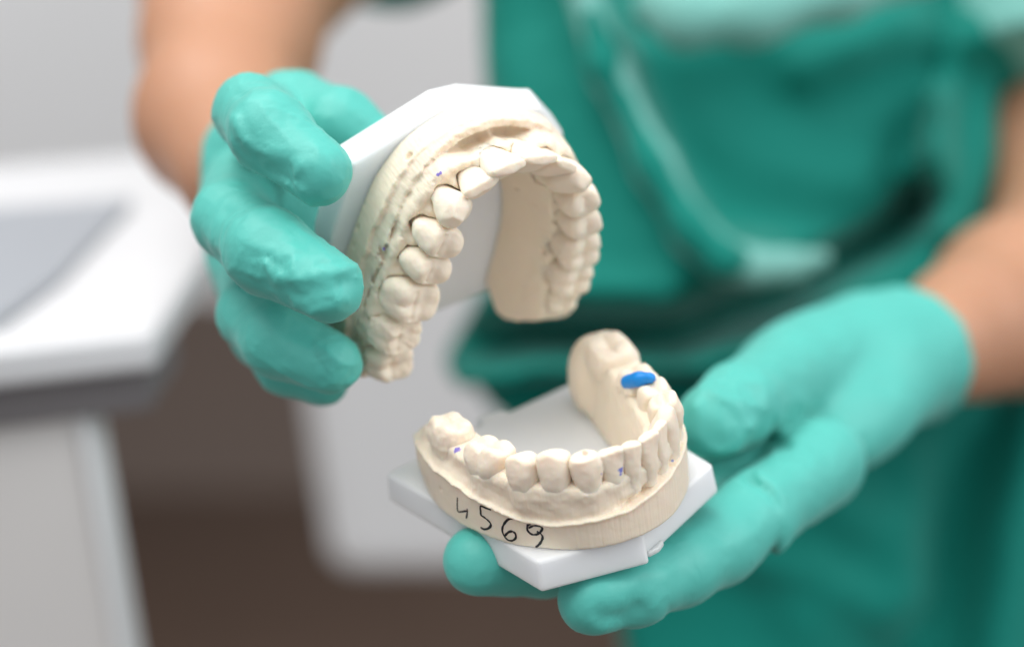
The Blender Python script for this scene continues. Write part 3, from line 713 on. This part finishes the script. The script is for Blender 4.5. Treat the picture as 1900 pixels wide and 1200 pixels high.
def top(P):
    body_ = [(893, -260), (897, 100), (905, 300), (905, 520), (860, 600), (822, 668), (850, 720), (1000, 700), (1300, 690), (1700, 640), (1800, 560), (1850, 300), (1850, -260)]
    dep = lambda x, y: 725+.00012*(x-1300)**2+np.clip(y, -200, 700)*-.045
    V_ = poly_sd
    def dep2(x, y):
        hollow = sstep(-poly_sd(x, y, [(1085, -260), (1180, 150), (1260, 330), (1315, 432), (1480, 455), (1620, 400), (1720, 260), (1800, 0), (1800, -260)]), -14, 30)
        return dep(x, y)+20*hollow
    folds = [([(1040, -100), (1130, 140), (1210, 300), (1290, 430), (1350, 480), (1470, 480)], 46, 8), ([(900, -50), (930, 300)], 50, -4), ([(1180, 100), (1330, 75), (1560, 35), (1700, -40)], 80, 10), ([(830, 650), (1000, 560), (1250, 560)], 38, 10),
             ([(850, 640), (1000, 612), (1250, 620), (1450, 540), (1650, 430), (1700, 380)], 46, -55), ([(1730, 340), (1780, 150), (1815, -100)], 70, -12), ([(1260, 200), (1400, 300), (1600, 330)], 60, 5), ([(1740, 180), (1745, 420)], 30, 22), ([(950, 130), (1010, 420)], 45, 5), ([(1500, 130), (1660, 60), (1820, 60)], 50, 12)]
    f = slab(P, body_, dep2, 120, folds, 10)
    roll = chain(P, [(1040, -160, 704, 10), (1120, 120, 698, 11), (1205, 300, 693, 11), (1285, 425, 688, 12), (1340, 480, 686, 12), (1440, 492, 696, 8)], 8)
    roll2 = chain(P, [(1215, 20, 700, 13), (1380, 30, 694, 16), (1560, -10, 700, 14), (1700, -60, 712, 10)], 8)
    f = smin(smin(f, roll+6, 14), roll2+6, 18)
    sl = chain(P, [(2010, -350, 830, 56), (1985, 80, 780, 46), (1985, 160, 770, 46)], 5)
    n = cpt(1950, 170, 775)-cpt(2000, -350, 830); n /= np.linalg.norm(n); sl = smax(sl, (P-cpt(1960, 175, 775))@n, 3)
    sr = chain(P, [(870, -420, 840, 66), (690, -230, 800, 56)], 5); n = cpt(640, -180, 795)-cpt(870, -420, 840); n /= np.linalg.norm(n); sr = smax(sr, (P-cpt(640, -135, 790))@n, 3)
    return smin(smin(f, sl, 12), sr, 10)+1.3*fbm(P, 40, 5, 2)
lo = (-90, -40, -1000); X, Y, Z = grid(lo, (290, 320, -660), 4.); P = np.stack([X.ravel(), Y.ravel(), Z.ravel()], 1); F = top(P)
V, Q = surface_nets(F.reshape(X.shape), lo, 4.)
make_mesh('scrub_top', c2w(V)-np.array(person.location), Q, M_scrub, person)
M_scrub_lit = simple('green_cotton_lit', (.17, .45, .40), .7, bump=[(60, .002, 4, (1, 1, 1))], var=.08, vscale=20, sheen=.3)  # scrub cloth made paler, so its colour carries the light on it
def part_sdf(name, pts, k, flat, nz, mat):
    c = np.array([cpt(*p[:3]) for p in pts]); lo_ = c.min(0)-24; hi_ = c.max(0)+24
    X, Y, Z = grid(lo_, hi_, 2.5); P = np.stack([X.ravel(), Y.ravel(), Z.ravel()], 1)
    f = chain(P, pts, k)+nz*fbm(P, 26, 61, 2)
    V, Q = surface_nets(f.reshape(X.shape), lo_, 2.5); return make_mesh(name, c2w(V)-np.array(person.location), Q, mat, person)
part_sdf('lit_fold', [(1045, -200, 706, 5), (1066, -60, 704, 5.5), (1135, 140, 701, 6.2), (1215, 310, 696, 6.5), (1288, 435, 692, 6.8), (1345, 484, 692, 6.6), (1400, 496, 694, 6), (1460, 494, 698, 5), (1530, 478, 704, 3)], 7, 1, .7, M_scrub_lit)  # highlight along a diagonal fold, built as a strip of paler cloth
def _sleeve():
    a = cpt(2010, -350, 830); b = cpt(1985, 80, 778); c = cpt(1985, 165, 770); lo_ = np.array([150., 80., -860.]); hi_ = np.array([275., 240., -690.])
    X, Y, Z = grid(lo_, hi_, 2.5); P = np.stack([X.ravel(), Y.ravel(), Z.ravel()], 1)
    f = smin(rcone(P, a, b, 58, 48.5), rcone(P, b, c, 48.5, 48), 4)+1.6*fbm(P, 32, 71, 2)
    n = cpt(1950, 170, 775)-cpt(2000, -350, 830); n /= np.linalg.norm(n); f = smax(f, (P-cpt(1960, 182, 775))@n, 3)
    V, Q = surface_nets(f.reshape(X.shape), lo_, 2.5); return make_mesh('lit_sleeve', c2w(V)-np.array(person.location), Q, M_scrub_lit, person)  # sleeve of the scrub top, its lit tone painted as paler cloth
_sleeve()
part_sdf('top_highlight', [(1225, 8, 694, 9), (1270, 34, 690, 10), (1400, 26, 688, 10), (1560, -15, 690, 9), (1760, -60, 706, 7)], 8, 1, .8, M_scrub_lit)  # highlight across the upper chest, painted as a roll of paler cloth
def trou(P):
    a = [(905, 640), (850, 672), (910, 752), (1010, 840), (1120, 1000), (1180, 1330), (2150, 1330), (2150, 640), (1850, 730), (1500, 700)]
    dep = lambda x, y: 770+.0*np.clip(y-650, 0, 700)+.00006*(x-1400)**2
    folds = [([(1840, 740), (1760, 950), (1690, 1250)], 95, -26), ([(1500, 900), (1650, 1000), (1700, 1200)], 60, 10), ([(1900, 800), (1870, 1000), (1850, 1250)], 60, 12), ([(1250, 1000), (1500, 1050), (1650, 1150)], 40, 8),
             ([(870, 665), (1100, 640), (1400, 680)], 30, -12), ([(1100, 760), (1300, 900), (1500, 1150)], 60, 6), ([(1700, 850), (1690, 1100)], 40, 12)]
    return slab(P, a, dep, 130, folds, 8)+1.5*fbm(P, 40, 15, 2)
lo = (-50, -190, -960); X, Y, Z = grid(lo, (300, 0, -620), 4.); P = np.stack([X.ravel(), Y.ravel(), Z.ravel()], 1); F = trou(P)
V, Q = surface_nets(F.reshape(X.shape), lo, 4.)
make_mesh('scrub_trousers', c2w(V)-np.array(person.location), Q, M_scrub, person)

# ------------------------------------------------------------------ room
def hexa(name, pts_bottom, pts_top, mat, parent=None, bev=.003, seg=3):
    import bmesh
    bm = bmesh.new(); vb = [bm.verts.new(p) for p in pts_bottom]; vt = [bm.verts.new(p) for p in pts_top]; n = len(vb)
    bm.faces.new(vt); bm.faces.new(vb[::-1])
    for i in range(n): bm.faces.new((vb[i], vb[(i+1) % n], vt[(i+1) % n], vt[i]))
    bmesh.ops.recalc_face_normals(bm, faces=bm.faces)
    if bev: bmesh.ops.bevel(bm, geom=list(bm.edges), offset=bev, segments=seg, affect='EDGES', profile=.5)
    me = bpy.data.meshes.new(name); bm.to_mesh(me); bm.free(); me.materials.append(mat)
    o = bpy.data.objects.new(name, me); col.objects.link(o)
    if parent: o.parent = parent
    return o
def slabz(name, poly, z0, z1, mat, parent=None, bev=.003, seg=3):
    off = np.array(parent.location) if parent else np.zeros(3)
    return hexa(name, [np.array([x, y, z0])-off for x, y in poly], [np.array([x, y, z1])-off for x, y in poly], mat, parent, bev, seg)
M_white = simple('white_laminate', (.74, .75, .77), .35, var=.02, vscale=6)
M_edge = simple('white_counter_edge', (.62, .62, .63), .4)
M_dark = simple('dark_grey_laminate', (.16, .15, .155), .5, var=.05)
M_wallp = simple('taupe_wall_paint', (.24, .185, .155), .8, var=.05, vscale=3)
M_floor = simple('dark_brown_floor', (.12, .08, .06), .6, var=.15, vscale=5)
M_grey = simple('grey_metal_tray', (.40, .43, .47), .3, var=.03)
M_back = simple('pale_grey_paint', (.78, .79, .80), .6, var=.03, vscale=4)
M_cab = simple('beige_grey_cabinet', (.70, .68, .665), .5, var=.02)

floor = slabz('floor', [(-4, -1.5), (4, -1.5), (4, 4), (-4, 4)], -.05, 0, M_floor, None, 0); tag(floor, kind='structure')
wall = slabz('wall', [(-4, 2.6), (4, 2.6), (4, 2.7), (-4, 2.7)], 0, 2.8, M_wallp, None, 0); tag(wall, kind='structure')

# counter: top surface at zt, front right corner seen at (285, 612)
zt = ray_plane(285, 618, 1, .62)[2]
c0 = ray_plane(285, 618, 2, zt); cl = ray_plane(-500, 705, 2, zt); cr = ray_plane(392, 455, 2, zt); far = ray_plane(-900, 380, 2, zt)
d1 = (cr-c0)[:2]; c2 = c0[:2]+d1*2.6; c3 = cl[:2]+d1*2.6
cnt = empty('counter', (c0[0], c0[1], 0), 'white worktop with dark band under it on a pale cabinet at left', 'counter')
zb = zt-.0125
slabz('worktop', [tuple(cl[:2]), tuple(c0[:2]), tuple(c2), tuple(c3)], zt-.0135, zt, M_white, cnt, .003)
dn = (d1/np.linalg.norm(d1)); rt = (c0-cl)[:2]; rt /= np.linalg.norm(rt)
ins = lambda p, a, b: tuple(np.array(p)+dn*a+rt*b)
slabz('dark_band', [ins(cl[:2], .006, 0), ins(c0[:2], .006, -.004), ins(c0[:2], .05, -.004), ins(cl[:2], .05, 0)], zt-.0295, zt-.0140, M_dark, cnt, .001)
def lean(name, bl, br, z1, mat, dy):         # the cabinet end splays out towards the floor
    o3 = np.array(cnt.location); k = rt*.075
    A_ = [ins(cl[:2], dy, bl), ins(c0[:2], dy, br), ins(c0[:2], .03, br), ins(cl[:2], .03, bl)]
    A_[0] = A_[0] if bl == 0 else ins(c0[:2], dy, bl); A_[3] = A_[3] if bl == 0 else ins(c0[:2], .03, bl)
    bot = [np.array([p[0], p[1], 0])-o3 for p in A_]; topp = [np.array([p[0], p[1], z1])-o3 for p in A_]
    for i in ((1, 2) if bl == 0 else (0, 1, 2, 3)): bot[i][:2] += k
    return hexa(name, bot, topp, mat, cnt, .0015)
lean('cabinet_body', 0, -.031, zt-.030, M_cab, .012)
lean('side_panel', -.0308, -.0265, zt-.0302, M_back, .010)
# tray on the counter
t_ = [ray_plane(x, y, 2, zt+.002) for x, y in [(-200, 640), (0, 600), (110, 520), (245, 375), (-100, 400)]]
tray = slabz('instrument_tray', [tuple(p[:2]) for p in t_], zt+.0005, zt+.004, M_grey, None, .001)
tag(tray, 'flat grey tray lying on the white worktop at far left', 'tray')
# white rounded unit in the middle
yy = 1.25
a = ray_plane(612, 1075, 1, yy); b = ray_plane(905, 1075, 1, yy); t = ray_plane(548, -400, 1, yy)
unit = hexa('dental_unit', [(a[0], yy, a[2]), (b[0]+.1, yy, a[2]), (b[0]+.1, yy+.5, a[2]), (a[0], yy+.5, a[2])], [(a[0]-.055, yy, t[2]), (b[0]+.1, yy, t[2]), (b[0]+.1, yy+.5, t[2]), (a[0]-.055, yy+.5, t[2])], M_back, None, .02, 5)
tag(unit, 'pale grey dental unit with rounded lower corner behind the models', 'dental unit')
# pale tall cupboard behind the arm, top left
yy = 1.9
a = ray_plane(-700, 520, 1, yy); b = ray_plane(560, 520, 1, yy); t = ray_plane(0, -500, 1, yy)
cup = slabz('wall_cupboard', [(a[0], yy), (b[0], yy), (b[0], yy+.4), (a[0], yy+.4)], a[2]-.02, t[2], M_back, None, .004)
tag(cup, 'pale grey wall cupboard far behind the raised hand', 'cupboard')

# ------------------------------------------------------------------ light
w = bpy.data.worlds.new('World'); sc.world = w; w.use_nodes = True
wt = w.node_tree; bg = wt.nodes['Background']; bg.inputs[0].default_value = (.95, .97, 1, 1)
tcw = N(wt, 'ShaderNodeTexCoord'); sx = N(wt, 'ShaderNodeSeparateXYZ'); wt.links.new(tcw.outputs['Generated'], sx.inputs[0])
mrw = N(wt, 'ShaderNodeMapRange'); wt.links.new(sx.outputs['Z'], mrw.inputs['Value'])
mrw.inputs['From Min'].default_value = -.6; mrw.inputs['From Max'].default_value = .8
mrw.inputs['To Min'].default_value = .30; mrw.inputs['To Max'].default_value = .92; wt.links.new(mrw.outputs[0], bg.inputs[1])
def area(name, loc, target, size, power, rgb):
    l = bpy.data.lights.new(name, 'AREA'); l.shape = 'RECTANGLE'; l.size, l.size_y = size; l.energy = power; l.color = rgb
    o = bpy.data.objects.new(name, l); col.objects.link(o); o.location = loc
    o.rotation_euler = (Vector(target)-Vector(loc)).to_track_quat('-Z', 'Y').to_euler(); return o
tgt = tuple(wpt(950, 500, 460))
area('ceiling_lamp', (-.45, .1, 2.4), tgt, (1.0, .8), 13, (1, .985, .96))
area('background_fill', (-.7, 1.1, 2.6), (-.5, 1.4, 0), (1.2, .8), 16, (1, .99, .97))  # unseen lamp added to brighten the background
area('window_light', (1.6, .1, 2.1), tgt, (1.1, 1.1), 17, (.95, .98, 1))

sc.view_settings.view_transform = 'Standard'; sc.view_settings.look = 'None'; sc.view_settings.exposure = 0
sc.render.engine = 'CYCLES'; sc.cycles.use_denoising = True
